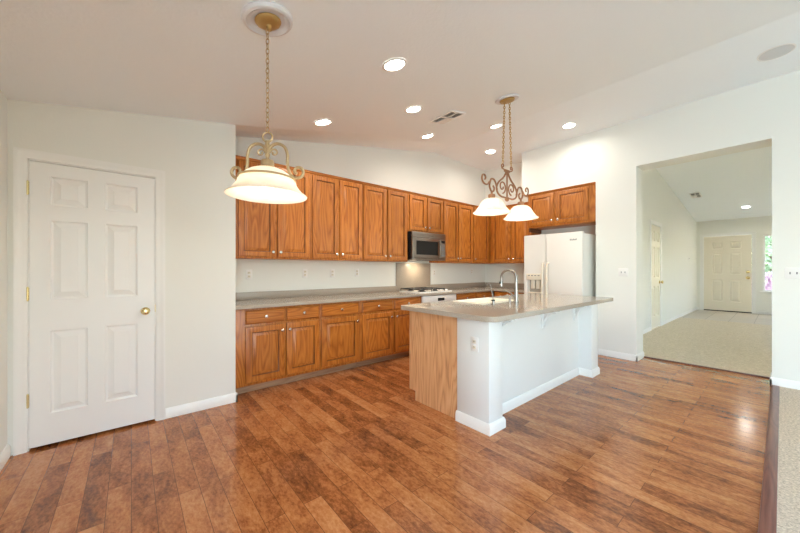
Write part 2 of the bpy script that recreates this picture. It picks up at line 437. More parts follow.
# walls
DL, DR, DH = -0.558, 0.165, 2.046     # door hole in the wall on the left
structure(MB().box(XL - 0.15, XL, YR, -3.1, -0.1, TOP).box(XL - 0.15, XL, -3.1, -0.9, -0.1, 0.55).box(XL - 0.15, XL, -3.1, -0.9, 2.25, TOP)
          .box(XL - 0.15, XL, -0.9, 4.2, -0.1, TOP), 'wall_left', M['wall'], 'white wall at the left edge of the room', 'wall', smooth=False)
structure(MB().box(XL, DL, YA, YA + 0.12, 0, TOP).box(DL, DR, YA, YA + 0.12, DH, TOP).box(DR, 0.768, YA, YA + 0.12, 0, TOP).box(0.66, 0.768, YA + 0.12, YK, 0, TOP),
          'wall_inner', M['wall'], 'off-white wall around the six-panel door on the left', 'wall', smooth=False)
structure(MB().box(XL - 0.1, XB + 0.15, YK, YK + 0.15, -0.1, TOP), 'wall_far', M['wall'], 'off-white wall behind the long oak cabinet run', 'wall', smooth=False)
YN = 1.803                            # side of the fridge niche
structure(MB().box(XB, XB + 0.12, YN - 0.1, YK, -0.1, TOP), 'wall_end', M['wall'], 'end wall of the kitchen behind the fridge', 'wall', smooth=False)
structure(MB().box(XR, XT, 1.297, YN, 0, TOP).box(XT, XB, 1.6, YN, 0, TOP).box(XR, XT, 0.07, 1.297, 2.705, TOP).box(XR, XT, YR, 0.07, 0, TOP)
          .box(XR, XB, YN, 2.996, 2.595, TOP), 'wall_right', M['wall'], 'cream wall on the right around the wide hall opening', 'wall', smooth=False)
structure(MB().box(XL, -0.45, YR - 0.15, YR, -0.1, TOP).box(-0.45, 1.55, YR - 0.15, YR, 2.35, TOP).box(1.55, XR, YR - 0.15, YR, -0.1, TOP).box(-0.45, 1.55, YR - 0.15, YR, -0.1, 0.12),
          'wall_rear', M['wall'], 'wall behind the viewer with an opening placed for the daylight lamp', 'wall', smooth=False)  # unseen opening, placed to even out the rear daylight
# hall
CDL, CDR = 8.285, 9.08                # closet door on the hall's left wall
structure(MB().box(XT, CDL, YH, YH + 0.12, 0, TOP).box(CDL, CDR, YH, YH + 0.12, 2.235, TOP).box(CDR, XD + 0.12, YH, YH + 0.12, 0, TOP), 'wall_hall_left', M['wall'], 'left wall of the hall with the narrow door', 'wall', smooth=False)
FDL, FDR, FDH = 1.58, 0.56, 2.30      # front door hole (Y from FDL down to FDR)
WY0, WY1, WZ0, WZ1 = -0.25, 0.345, 0.66, 2.26
structure(MB().box(XD, XD + 0.12, FDL, YH + 0.12, 0, TOP).box(XD, XD + 0.12, FDR, FDL, FDH, TOP).box(XD, XD + 0.12, WY1, FDR, 0, TOP)
          .box(XD, XD + 0.12, WY0, WY1, 0, WZ0).box(XD, XD + 0.12, WY0, WY1, WZ1, TOP).box(XD, XD + 0.12, -3.6, WY0, 0, TOP), 'wall_hall_far', M['wall'], 'far hall wall around the front door', 'wall', smooth=False)
structure(MB().box(XT, 9.0, -3.6, -3.45, 0, TOP).box(9.0, 10.8, -3.6, -3.45, 0, 0.3).box(9.0, 10.8, -3.6, -3.45, 2.3, TOP).box(10.8, XD, -3.6, -3.45, 0, TOP), 'wall_hall_right', M['wall'], 'right wall of the front room with an opening added for the fill lamp', 'wall', smooth=False)  # unseen opening added to light the hall

# baseboards
def base_profile(t=0.015, H=0.085):
    return [(0, 0), (t, 0), (t, H - 0.02), (t * 0.5, H - 0.006), (t * 0.35, H), (0, H)]
def baseboard(mb, a, b_, n, H=0.085, t=0.015):
    a = Vector(a); b_ = Vector(b_); n = Vector(n)
    mb.quads([[p + n * w_ + Vector((0, 0, z)) for w_, z in base_profile(t, H)] for p in (a, b_)])
    return mb
structure(baseboard(MB(), (XL, YR, 0), (XL, YA - 0.001, 0), (1, 0, 0)), 'baseboard_left', M['trim'], 'white baseboard along the left edge wall', 'baseboard')
structure(baseboard(baseboard(MB(), (0.222, YA, 0), (0.783, YA, 0), (0, -1, 0)), (0.768, YA - 0.015, 0), (0.768, YA + 0.05, 0), (1, 0, 0)), 'baseboard_inner', M['trim'], 'white baseboard between the left door and the cabinets', 'baseboard')
b = MB(); baseboard(b, (XR, YN, 0), (XR, 1.282, 0), (-1, 0, 0)); baseboard(b, (XR - 0.015, 1.297, 0), (XT, 1.297, 0), (0, -1, 0)); baseboard(b, (XR, 0.085, 0), (XR, YR, 0), (-1, 0, 0), H=0.095)
baseboard(b, (XR - 0.015, 0.07, 0), (XT, 0.07, 0), (0, 1, 0))
structure(b, 'baseboard_right', M['trim'], 'white baseboard along the right wall and its opening', 'baseboard')
b = MB(); baseboard(b, (XT, YH, 0), (CDL - 0.06, YH, 0), (0, -1, 0)); baseboard(b, (CDR + 0.06, YH, 0), (XD, YH, 0), (0, -1, 0)); baseboard(b, (XD, YH, 0), (XD, FDL + 0.1, 0), (-1, 0, 0)); baseboard(b, (XD, FDR - 0.1, 0), (XD, -3.4, 0), (-1, 0, 0))
structure(b, 'baseboard_hall', M['trim'], 'white baseboards around the hall', 'baseboard')

# door casings
def casing(mb, F, u0, u1, v1, wd=0.058, t=0.018, v0=0.0):
    prof = [(0, 0), (0, t * 0.55), (wd * 0.25, t * 0.75), (wd * 0.6, t * 0.8), (wd * 0.75, t), (wd, t), (wd, 0)]
    # legs and head, mitred
    L = []
    for k, w_ in prof:
        L.append([F(u0 - k, v0, w_), F(u0 - k, v1 + k, w_), F(u1 + k, v1 + k, w_), F(u1 + k, v0, w_)])
    path = [[L[i][j] for i in range(len(prof))] for j in range(4)]
    mb.quads(path)
    return mb
FA = face_far(0, YA)
b = casing(MB(), FA, DL + 0.004, DR - 0.006, DH - 0.004, 0.062)
mbox(b, FA, DL, DL + 0.012, 0, DH, -0.12, 0.0); mbox(b, FA, DR - 0.012, DR, 0, DH, -0.12, 0.0); mbox(b, FA, DL, DR, DH - 0.012, DH, -0.12, 0)
structure(b, 'trim_3', M['trim'], 'white casing around the left six-panel door', 'trim')

# door 1
d1 = MB(); F1 = face_far(DL + 0.014, YA + 0.026, 0.02); W1, H1 = (DR - 0.014) - (DL + 0.014), 2.008
cu = [0.100, 0.292, 0.390, 0.582]; cv = [0.22, 0.81, 1.035, 1.60, 1.71, 1.915]
panel_door(d1, F1, W1, H1, 0.034, cu, cv, {(i, j) for i in (1, 3) for j in (1, 3, 5)})
D1 = structure(d1, 'door_1', M['door'], 'white six-panel interior door with brass knob', 'door', angle=20)
def knob_set(mb, F, u, v, w0, s=1.0):
    c = F(u, v, w0); ax = F(u, v, w0 + 1) - c
    mb.lathe([(0, 0), (0.030 * s, 0), (0.031 * s, 0.005), (0.022 * s, 0.010), (0.011 * s, 0.014), (0.010 * s, 0.032), (0.020 * s, 0.038), (0.0265 * s, 0.048), (0.027 * s, 0.058), (0.020 * s, 0.067), (0.008 * s, 0.070), (0, 0.0705)], c, 24, ax)
    return mb
knob_set(MB(), F1, W1 - 0.062, 0.908, 0.034).build('door_knob', M['brass'], D1, label='polished brass knob')
for z in (0.345, 1.09, 1.83):
    h = MB(); c = F1(-0.008, z - 0.012 - 0.045, 0.036)
    h.lathe([(0.0055, 0), (0.0055, 0.09)], c, 12).lathe([(0.0, -0.006), (0.004, -0.004), (0.0045, 0.0)], c, 12).lathe([(0.0045, 0.09), (0.004, 0.094), (0.0, 0.096)], c, 12)
    mbox(h, F1, -0.016, -0.001, z - 0.012 - 0.045, z - 0.012 + 0.045, 0.030, 0.0345)
    h.build('hinge', M['brass'], D1, label='brass hinge')
mbox(MB(), F1, W1 + 0.0005, W1 + 0.0035, 0.895, 0.955, 0.012, 0.03).build('strike_plate', M['brass'], D1, label='brass strike plate')
structure(MB().box(XL, 0.66, YA + 0.13, YA + 0.15, 0, 2.4), 'closet_dark_sheet', M['void'], 'near-black sheet painted for the dark closet behind the left door', 'wall', smooth=False)  # near-black colour stands in for the closet's darkness under the door

# door 2 in the hall's left wall
F2 = face_far(CDL, YH + 0.035, 0.02)
b = MB(); W2, H2 = CDR - CDL, 2.20
panel_door(b, F2, W2, H2, 0.03, [0.12, 0.345, 0.45, 0.675], [0.25, 0.9, 1.08, 1.74, 1.86, 2.08], {(i, j) for i in (1, 3) for j in (1, 3, 5)}, d=1.7)
D2 = structure(b, 'door_2', M['cream_door'], 'narrow-looking panel door on the left wall of the hall', 'door', angle=20)
knob_set(MB(), F2, W2 - 0.06, 0.975, 0.03, 1.3).build('door_knob', M['brass'], D2, label='brass knob')
structure(casing(MB(), face_far(0, YH), CDL - 0.003, CDR + 0.003, 2.232, 0.075), 'trim_4', M['trim'], 'casing around the door on the left wall of the hall', 'trim')

# front door
F3 = face_end(XD + 0.03, FDL - 0.005, 0.035); W3, H3 = FDL - FDR - 0.01, 2.255
b = MB()
panel_door(b, F3, W3, H3, 0.045, [0.19, 0.42, 0.575, 0.805], [0.27, 0.93, 1.10, 1.74, 1.87, 2.08], {(i, j) for i in (1, 3) for j in (1, 3, 5)}, d=1.9)
D3 = structure(b, 'door_3', M['cream_door'], 'cream six-panel front door at the far end of the hall', 'door', angle=20)
knob_set(MB(), F3, W3 - 0.07, 1.0, 0.045, 1.5).build('door_knob', M['brass'], D3, label='brass knob')
c = F3(W3 - 0.07, 1.17, 0.045)
MB().lathe([(0, 0), (0.042, 0), (0.042, 0.012), (0.03, 0.02), (0, 0.021)], c, 20, (-1, 0, 0)).build('deadbolt', M['brass'], D3, label='brass deadbolt')
b = casing(MB(), face_end(XD, FDL), 0.0, FDL - FDR, FDH - 0.004, 0.085)
structure(b, 'trim_5', M['trim'], 'cream casing around the front door', 'trim')
structure(MB().box(XD - 0.02, XD + 0.12, FDR + 0.002, FDL - 0.002, 0.006, 0.034), 'trim_6', M['black'], 'dark threshold under the front door', 'trim')

# hall window
FW = face_end(XD, WY1)
WW = WY1 - WY0
b = MB()
for u0, u1, v0, v1 in ((0, 0.04, WZ0, WZ1), (WW - 0.04, WW, WZ0, WZ1), (0.04, WW - 0.04, WZ0, WZ0 + 0.04), (0.04, WW - 0.04, WZ1 - 0.04, WZ1)):
    mbox(b, FW, u0 + 0.001, u1 - 0.001, v0 + 0.001, v1 - 0.001, -0.09, -0.04)
W_ = structure(b, 'window_1', M['trim'], 'tall window beside the front door with garden behind', 'window')
b = MB()
for k in range(1, 4): mbox(b, FW, 0.04, WW - 0.04, WZ0 + k * (WZ1 - WZ0) / 4 - 0.007, WZ0 + k * (WZ1 - WZ0) / 4 + 0.007, -0.075, -0.057)
mbox(b, FW, WW / 2 - 0.007, WW / 2 + 0.007, WZ0 + 0.04, WZ1 - 0.04, -0.0745, -0.0575)
b.build('muntins', M['trim'], W_)
mbox(MB(), FW, 0.04, WW - 0.04, WZ0 + 0.04, WZ1 - 0.04, -0.068, -0.064).build('glass_pane', M['glass'], W_)
mbox(MB(), FW, -0.06, WW + 0.06, WZ0 - 0.035, WZ0, 0.0, 0.05, 0.006).build('window_sill', M['trim'], W_)

# outside the hall window
structure(MB().box(XD + 0.12, XD + 8, -6, 6, -0.14, -0.02), 'ground', M['paving'], 'pale paving outside the front window', 'ground')
def shrub(name, mat, label, x, y, r, hgt, n, cat='shrub'):
    rnd = random.Random(int(x * 100)); b = MB()
    for k in range(n):
        a = rnd.uniform(0, 2 * PI); rr = r * math.sqrt(rnd.random()); z = rnd.uniform(0.05, hgt)
        c = Vector((x + rr * math.cos(a), y + rr * math.sin(a), z)); s = rnd.uniform(0.05, 0.11)
        ax = Vector((rnd.uniform(-1, 1), rnd.uniform(-1, 1), rnd.uniform(-.3, 1))).normalized(); u = ax.orthogonal(); v = ax.cross(u)
        vs = [b.bm.verts.new(c + p) for p in (-u * s, v * s * .45, u * s, -v * s * .45)]
        b.bm.faces.new(vs)
    t = thing(name, label, cat, (x, y, -0.02))
    b.build('foliage', mat, t, smooth=False)
    MB().tube([(x, y, -0.02), (x + 0.03, y, hgt * 0.5), (x, y + 0.02, hgt * 0.9)], [0.04, 0.03, 0.01]).build('stem', M['shadow_oak'], t)
shrub('garden_shrub', M['leaf'], 'tall green garden shrub outside the hall window', 17.2, 0.25, 0.8, 3.2, 2600)
shrub('flowering_shrub', M['flower'], 'low pink flowering shrub outside the hall window', 15.5, 0.3, 0.42, 1.15, 900)

# ------------------------------------------------------------------ cabinets
YU, YB = 3.757, 3.484                 # front frames of wall and base cabinets along the cabinet wall
UZ0, UZ1 = 1.393, 2.49
def knob(mb, F, u, v, w0):
    c = F(u, v, w0); ax = F(u, v, w0 + 1) - c
    return mb.lathe([(0, 0), (0.007, 0), (0.0065, 0.010), (0.012, 0.014), (0.0175, 0.019), (0.0175, 0.024), (0.012, 0.029), (0, 0.0305)], c, 16, ax)

def upper(label, F, u0, u1, z0, z1, depth, doors, dz0=None, dz1=None, group='oak wall cabinets', crown=True):
    """F maps u along the run; the frame lies at w = 0; doors are (u0, u1, knob side)"""
    p = F((u0 + u1) / 2, z0, -depth / 2)
    t = thing('wall_cabinet', label, 'cabinet', p, group)
    b = MB(); mbox(b, F, u0 + 0.001, u1 - 0.001, z0, z1 - 0.002, -depth, 0, 0.0015)
    b.build('body', M['oak'], t)
    if crown:
        b = MB()
        b.quads([[F(u, z1 - 0.03, 0), F(u, z1 - 0.022, 0.009), F(u, z1 - 0.006, 0.012), F(u, z1, 0.022), F(u, z1, -0.01)] for u in (u0 + 0.001, u1 - 0.001)])
        b.build('top_moulding', M['oak_x'], t)
    a0, a1 = dz0 or z0 + 0.022, dz1 or z1 - 0.04
    for (d0, d1, side) in doors:
        G = lambda u, v, w, d0=d0: F(d0 + u, a0 + v, w + 0.001)
        dr = raised(MB(), G, d1 - d0, a1 - a0).build('door', M['oak'], t)
        ku = (d1 - d0 - 0.028) if side == 'r' else 0.028
        knob(MB(), G, ku, 0.055, 0.02).build('knob', M['knob'], dr, label='brushed nickel knob')
    return t

FU = face_far(0, YU)
DU = YK - YU - 0.002
upper('oak wall cabinet nearest the left white wall, partly behind the hanging lamp', FU, 0.772, 1.702, UZ0, UZ1, DU, [(0.878, 1.267, 'r'), (1.296, 1.682, 'l')])
upper('oak double-door wall cabinet, second from the left white wall', FU, 1.702, 2.466, UZ0, UZ1, DU, [(1.72, 2.081, 'r'), (2.106, 2.45, 'l')])
upper('oak double-door wall cabinet directly left of the microwave', FU, 2.466, 3.306, UZ0, UZ1, DU, [(2.483, 2.874, 'r'), (2.906, 3.279, 'l')])
upper('short oak wall cabinet above the microwave', FU, 3.306, 4.112, 1.875, UZ1, DU, [(3.337, 3.692, 'r'), (3.734, 4.099, 'l')])
upper('oak double-door wall cabinet directly right of the microwave', FU, 4.112, 4.942, UZ0, UZ1, DU, [(4.127, 4.503, 'r'), (4.525, 4.921, 'l')])
upper('oak single-door wall cabinet on the cabinet wall next to the inner corner', FU, 4.942, 5.816, UZ0, UZ1, DU, [(4.963, 5.43, 'l')])
FE = face_end(5.475, YU - 0.024)
DE = XB - 5.475 - 0.002
upper('oak wall cabinet on the end wall between inner corner and fridge', FE, 0.002, 0.853, UZ0, UZ1, DE, [(0.062, 0.456, 'r'), (0.49, 0.83, 'l')])
FF = face_end(XR + 0.002, 2.878)
t = upper('deep oak cabinet above the white fridge', FF, 0.0, 1.072, 2.0, 2.592, XB - XR - 0.006, [(0.03, 0.452, 'r'), (0.497, 0.975, 'l')], 2.035, 2.545)
b = MB(); mbox(b, FF, 0.0, 0.02, 1.935, 2.0, -(XB - XR - 0.01), -0.03); b.build('underside_shade_strip', M['shadow_oak'], t)  # dark strip paints the shaded cabinet underside above the fridge

def base(label, F, u0, u1, cols, depth=0.600, toe=True, drawers=True, group='oak base cabinets', grain='oak_x'):
    t = thing('base_cabinet', label, 'cabinet', F((u0 + u1) / 2, 0, -depth / 2), group)
    b = MB(); mbox(b, F, u0 + 0.001, u1 - 0.001, 0.088, 0.872, -depth, 0, 0.0015); b.build('body', M['oak'], t)
    b = MB(); mbox(b, F, u0 + 0.002, u1 - 0.002, 0.0005, 0.0875, -depth + 0.02, -0.075); b.build('toe_kick', M['toe'], t)
    for (d0, d1, side) in cols:
        G = lambda u, v, w, d0=d0: F(d0 + u, 0.712 + v, w + 0.001)
        o = slab(MB(), G, d1 - d0, 0.142).build('drawer', M[grain], t)
        knob(MB(), G, (d1 - d0) / 2, 0.071, 0.02).build('knob', M['knob'], o, label='brushed nickel knob')
        G = lambda u, v, w, d0=d0: F(d0 + u, 0.12 + v, w + 0.001)
        o = raised(MB(), G, d1 - d0, 0.567, 0.02, 0.06).build('door', M['oak'], t)
        knob(MB(), G, (d1 - d0 - 0.03) if side == 'r' else 0.03, 0.567 - 0.07, 0.02).build('knob', M['knob'], o, label='brushed nickel knob')
    return t
FB = face_far(0, YB)
base('oak base cabinet at the left end beside the white wall', FB, 0.772, 1.694, [(0.880, 1.276, 'r'), (1.297, 1.681, 'l')])
base('oak base cabinet with one drawer over one wide door', FB, 1.694, 2.25, [(1.712, 2.224, 'r')])
base('oak base cabinet directly left of the built-in oven', FB, 2.25, 3.322, [(2.277, 2.779, 'r'), (2.813, 3.300, 'l')])
base('oak base cabinet directly right of the built-in oven', FB, 4.122, 5.17, [(4.142, 4.64, 'r'), (4.668, 5.075, 'l')])
FC = face_end(5.19, 3.46)
base('oak base cabinet on the end wall beside the fridge', FC, 0.0, 0.62, [(0.03, 0.30, 'r'), (0.325, 0.60, 'l')], depth=XB - 5.19 - 0.004, grain='oak_y')

# built-in oven
t = thing('built_in_oven', 'white built-in oven under the cooktop, black clock display on its panel', 'oven', (3.72, 3.75, 0))
b = MB(); mbox(b, FB, 3.325, 4.119, 0.10, 0.871, -0.58, 0.0); b.build('housing', M['oak'], t)
b = MB(); mbox(b, FB, 3.325, 4.119, 0.0005, 0.0995, -0.56, -0.075); b.build('toe_kick', M['toe'], t)
b = MB(); mbox(b, FB, 3.335, 4.108, 0.745, 0.868, 0.001, 0.035, 0.006); p = b.build('control_panel', M['white_gloss'], t)
b = MB(); mbox(b, FB, 3.665, 3.815, 0.782, 0.828, 0.035, 0.037); b.build('display', M['black'], p, label='black clock display')
b = MB(); mbox(b, FB, 3.335, 4.108, 0.14, 0.735, 0.001, 0.04, 0.006); p = b.build('oven_door', M['white_gloss'], t)
b = MB(); mbox(b, FB, 3.45, 3.99, 0.26, 0.58, 0.04, 0.042); b.build('window', M['darkglass'], p)
b = MB(); b.tube([FB(3.40, 0.685, 0.04), FB(3.40, 0.685, 0.075), FB(3.42, 0.685, 0.085), FB(4.02, 0.685, 0.085), FB(4.04, 0.685, 0.075), FB(4.04, 0.685, 0.04)], 0.011).build('handle', M['white_gloss'], p)

# worktops
def fill_prism(outer, inners, z0, z1):
    bm = bmesh.new(); E = []
    for loop in [outer] + inners:
        vs = [bm.verts.new((x, y, z0)) for x, y in loop]
        for i in range(len(vs)): E.append(bm.edges.new((vs[i], vs[(i + 1) % len(vs)])))
    r = bmesh.ops.triangle_fill(bm, use_beauty=True, use_dissolve=False, edges=E, normal=(0, 0, 1))
    fs = [g for g in r['geom'] if isinstance(g, bmesh.types.BMFace)]
    ex = bmesh.ops.extrude_face_region(bm, geom=fs)
    bmesh.ops.translate(bm, verts=[g for g in ex['geom'] if isinstance(g, bmesh.types.BMVert)], vec=(0, 0, z1 - z0))
    mb = MB(); mb.bm.free(); mb.bm = bm
    return mb
def rounded(x0, x1, y0, y1, r, n=6):
    P = []
    for cx, cy, a in ((x1 - r, y1 - r, 0), (x0 + r, y1 - r, 90), (x0 + r, y0 + r, 180), (x1 - r, y0 + r, 270)):
        for k in range(n + 1):
            t = math.radians(a + 90 * k / n); P.append((cx + r * math.cos(t), cy + r * math.sin(t)))
    return P
def ease(o, wd=0.005):
    m = o.modifiers.new('eased_edge', 'BEVEL'); m.width = wd; m.segments = 2; m.limit_method = 'ANGLE'; m.angle_limit = math.radians(60)
CT0, CT1 = 0.8735, 0.912
t = thing('kitchen_worktop', 'long L-shaped taupe worktop with backsplash on the oak base cabinets', 'worktop', (2.9, 3.76, CT0))
YC = YB - 0.046
o = fill_prism([(0.770, YC), (5.147, YC), (5.147, 2.842), (XB - 0.002, 2.842), (XB - 0.002, YK - 0.002), (0.770, YK - 0.002)], [], CT0, CT1).build('slab', M['quartz'], t, angle=30); ease(o)
b = MB().box(0.770, 3.335, YK - 0.022, YK - 0.002, CT1 + 0.0003, CT1 + 0.09, 0.002).box(4.13, XB - 0.024, YK - 0.022, YK - 0.002, CT1 + 0.0003, CT1 + 0.09, 0.002).box(XB - 0.022, XB - 0.002, 2.842, YK - 0.024, CT1 + 0.0003, CT1 + 0.09, 0.002)
b.build('backsplash_strip', M['splash'], t)
MB().box(3.3355, 4.1295, YK - 0.022, YK - 0.002, CT1 + 0.0003, 1.383, 0.002).build('tall_backsplash', M['splash'], t, label='tall taupe panel behind the cooktop')

# cooktop
ct = thing('gas_cooktop', 'white gas cooktop with black grates set in the worktop', 'cooktop', (3.72, 3.77, CT1))
z = CT1
fill_prism(rounded(3.345, 4.10, 3.52, 4.03, 0.03), [], z + 0.0005, z + 0.014).build('top_plate', M['white_gloss'], ct)
for bx, by, r in ((3.50, 3.64, 0.045), (3.50, 3.90, 0.036), (3.80, 3.64, 0.036), (3.80, 3.90, 0.05)):
    MB().lathe([(r + 0.02, 0), (r + 0.016, 0.006), (r, 0.008), (r, 0.018), (r - 0.006, 0.022), (0, 0.023)], (bx, by, z + 0.0145), 20).build('burner', M['iron'], ct, label='black burner')
for gx in (3.50, 3.80):
    b = MB(); zt = z + 0.05; hw, y0, y1 = 0.125, 3.545, 4.0
    for q in ((gx - hw, y0, gx + hw, y0), (gx - hw, y1, gx + hw, y1), (gx - hw, y0, gx - hw, y1), (gx + hw, y0, gx + hw, y1), (gx - hw, 3.77, gx + hw, 3.77)):
        b.tube([(q[0], q[1], zt), (q[2], q[3], zt)], 0.008, 6)
    for by in (3.64, 3.90):
        for k in range(4):
            a = PI / 4 + k * PI / 2
            b.tube([(gx + 0.03 * math.cos(a), by + 0.03 * math.sin(a), zt + 0.004), (gx + 0.115 * math.cos(a), by + 0.105 * math.sin(a), zt)], 0.007, 6)
    for px in (gx - hw, gx + hw):
        for py in (y0, y1): b.tube([(px, py, z + 0.0145), (px, py, zt)], 0.007, 6)
    b.build('grate', M['iron'], ct, label='black cast-iron grate')
for ky in (3.60, 3.71, 3.82, 3.93):
    MB().lathe([(0.022, 0), (0.021, 0.016), (0.017, 0.022), (0, 0.0225)], (4.03, ky, z + 0.0145), 18).build('control_knob', M['white_gloss'], ct)

# microwave
mw = thing('over_range_microwave', 'stainless microwave mounted under the short oak cabinet over the cooktop', 'microwave', (3.72, 3.88, 1.42))
FM = face_far(3.340, 3.715, 1.424); WM, HM = 0.768, 0.444
b = MB(); mbox(b, FM, 0, WM, 0.0, HM, -0.35, 0, 0.004); b.build('case', M['black'], mw, label='black case')
b = MB(); mbox(b, FM, 0.0, WM, 0.355, HM, 0.0005, 0.03, 0.006); p = b.build('vent_panel', M['steel'], mw)
b = MB(); mbox(b, FM, 0.36, 0.47, 0.39, 0.398, 0.03, 0.031); b.build('badge', M['slot'], p, label='small dark badge')
b = MB(); mbox(b, FM, 0.0, 0.615, 0.03, 0.352, 0.0005, 0.032, 0.006); p = b.build('microwave_door', M['steel'], mw)
b = MB(); mbox(b, FM, 0.085, 0.575, 0.085, 0.305, 0.032, 0.0335); b.build('window', M['darkglass'], p, label='dark glass window')
b = MB(); b.tube([FM(0.60, 0.06, 0.032), FM(0.60, 0.065, 0.06), FM(0.60, 0.11, 0.072), FM(0.60, 0.27, 0.072), FM(0.60, 0.315, 0.06), FM(0.60, 0.32, 0.032)], 0.014, 10).build('handle', M['steel'], p)
b = MB(); mbox(b, FM, 0.618, WM, 0.03, 0.352, 0.0005, 0.03, 0.005); p = b.build('control_panel', M['steel'], mw)
b = MB(); mbox(b, FM, 0.655, 0.745, 0.29, 0.33, 0.03, 0.0315); b.build('display', M['black'], p)
b = MB()
for r_ in range(5):
    for c_ in range(3): mbox(b, FM, 0.655 + c_ * 0.032, 0.681 + c_ * 0.032, 0.07 + r_ * 0.042, 0.098 + r_ * 0.042, 0.03, 0.0315, 0.001)
b.build('keypad', M['gray'], p)
b = MB(); mbox(b, FM, 0.0, WM, 0.0, 0.027, 0.0005, 0.022, 0.004); b.build('lower_trim', M['steel'], mw)
b = MB(); mbox(b, FM, 0.07, 0.17, -0.0035, -0.0005, -0.12, -0.05); b.build('task_light', M['task_lens'], mw)
ld = bpy.data.lights.new('task_lamp', 'AREA'); ld.size = 0.1; ld.energy = 0.9; ld.color = (1.0, 0.80, 0.55)
lo = bpy.data.objects.new('task_lamp', ld); lo.location = FM(0.38, -0.01, -0.15) - ORG[mw.name]; lo.parent = mw; C.objects.link(lo)

# fridge
fr = thing('refrigerator', 'white side-by-side refrigerator with water dispenser in the niche', 'refrigerator', (5.45, 2.33, 0))
XF = 5.08; FYL, FYR = 2.795, 1.882
FR = face_end(XF + 0.07, FYL, 0)
b = MB(); b.box(XF + 0.075, 5.78, FYR + 0.004, FYL - 0.004, 0.03, 1.815, 0.012); b.build('cabinet', M['fridge'], fr)
b = MB(); b.box(XF + 0.10, 5.75, FYR + 0.03, FYL - 0.03, 0.0005, 0.0295); b.build('kick_grille', M['slot'], fr)
us = 0.366; Wf = FYL - FYR
b = MB(); dsp = (0.055, 0.30, 0.83, 1.19)
# freezer door with the dispenser recess cut in
U = [0, dsp[0], dsp[1], us - 0.004]; Vv = [0.06, dsp[2], dsp[3], 1.838]
for i in range(3):
    for j in range(3):
        if (i, j) == (1, 1):
            a = [FR(U[1], Vv[1], 0.07), FR(U[2], Vv[1], 0.07), FR(U[2], Vv[2], 0.07), FR(U[1], Vv[2], 0.07)]
            c = [FR(U[1] + .01, Vv[1] + .01, 0.012), FR(U[2] - .01, Vv[1] + .01, 0.012), FR(U[2] - .01, Vv[2] - .01, 0.012), FR(U[1] + .01, Vv[2] - .01, 0.012)]
            b.quads([a, c], cap0=False)
        else:
            b.quads([[FR(U[i], Vv[j], 0.07), FR(U[i + 1], Vv[j], 0.07), FR(U[i + 1], Vv[j + 1], 0.07), FR(U[i], Vv[j + 1], 0.07)]], cap0=False)
b.quads([[FR(0, 0.06, 0.07), FR(us - .004, 0.06, 0.07), FR(us - .004, 1.838, 0.07), FR(0, 1.838, 0.07)], [FR(0, 0.06, 0), FR(us - .004, 0.06, 0), FR(us - .004, 1.838, 0), FR(0, 1.838, 0)]], cap0=False)
fd = b.build('freezer_door', M['fridge'], fr, angle=25); ease(fd, 0.010)
b = MB(); mbox(b, FR, us + 0.004, Wf, 0.06, 1.838, 0.0, 0.07, 0.014, ); rd = b.build('fridge_door', M['fridge'], fr)
# dispenser parts
b = MB(); mbox(b, FR, dsp[0] + 0.012, dsp[1] - 0.012, dsp[2] + 0.012, dsp[3] - 0.012, 0.0125, 0.0135); b.build('recess_shade_panel', M['recess'], fd, label='dispenser recess back, greyed for its shade')  # added panel; its grey carries the shading inside the recess
b = MB(); mbox(b, FR, dsp[0] - 0.012, dsp[1] + 0.012, 1.10, 1.205, 0.0705, 0.082, 0.006); p = b.build('dispenser_panel', M['bisque'], fd)
for k in range(4):
    b = MB(); mbox(b, FR, dsp[0] + 0.018 + k * 0.055, dsp[0] + 0.052 + k * 0.055, 1.165, 1.180, 0.082, 0.0835); b.build('button', M['gray'], p)
b = MB()
for k in (0.085, 0.17): mbox(b, FR, dsp[0] + k - 0.03, dsp[0] + k + 0.03, 0.955, 1.10, 0.018, 0.05, 0.006)
b.build('dispenser_paddle', M['bisque'], fd)
b = MB(); mbox(b, FR, dsp[0] + 0.004, dsp[1] - 0.004, 0.845, 0.90, 0.014, 0.068, 0.004); b.build('drip_tray', M['bisque'], fd)
for dpar, hu in ((fd, us - 0.035), (rd, us + 0.040)):
    b = MB()
    pts = [FR(hu, 0.45, 0.07), FR(hu, 0.46, 0.105), FR(hu, 0.52, 0.122), FR(hu, 0.9, 0.128), FR(hu, 1.27, 0.122), FR(hu, 1.36, 0.105), FR(hu, 1.375, 0.07)]
    b.tube(pts, 0.015, 10); b.build('handle', M['bisque'], dpar)
b = MB()      # small dark script badge: slanting strokes on a bar
for k, (hh) in enumerate((0.016, 0.022, 0.012, 0.012, 0.02, 0.013, 0.014, 0.02)):
    mbox(b, FR, 0.735 + k * 0.0125, 0.743 + k * 0.0125, 1.715, 1.715 + hh, 0.0702, 0.0715)
mbox(b, FR, 0.735, 0.83, 1.7115, 1.7148, 0.0702, 0.0715)
b.build('badge', M['gray'], rd, label='small dark badge')

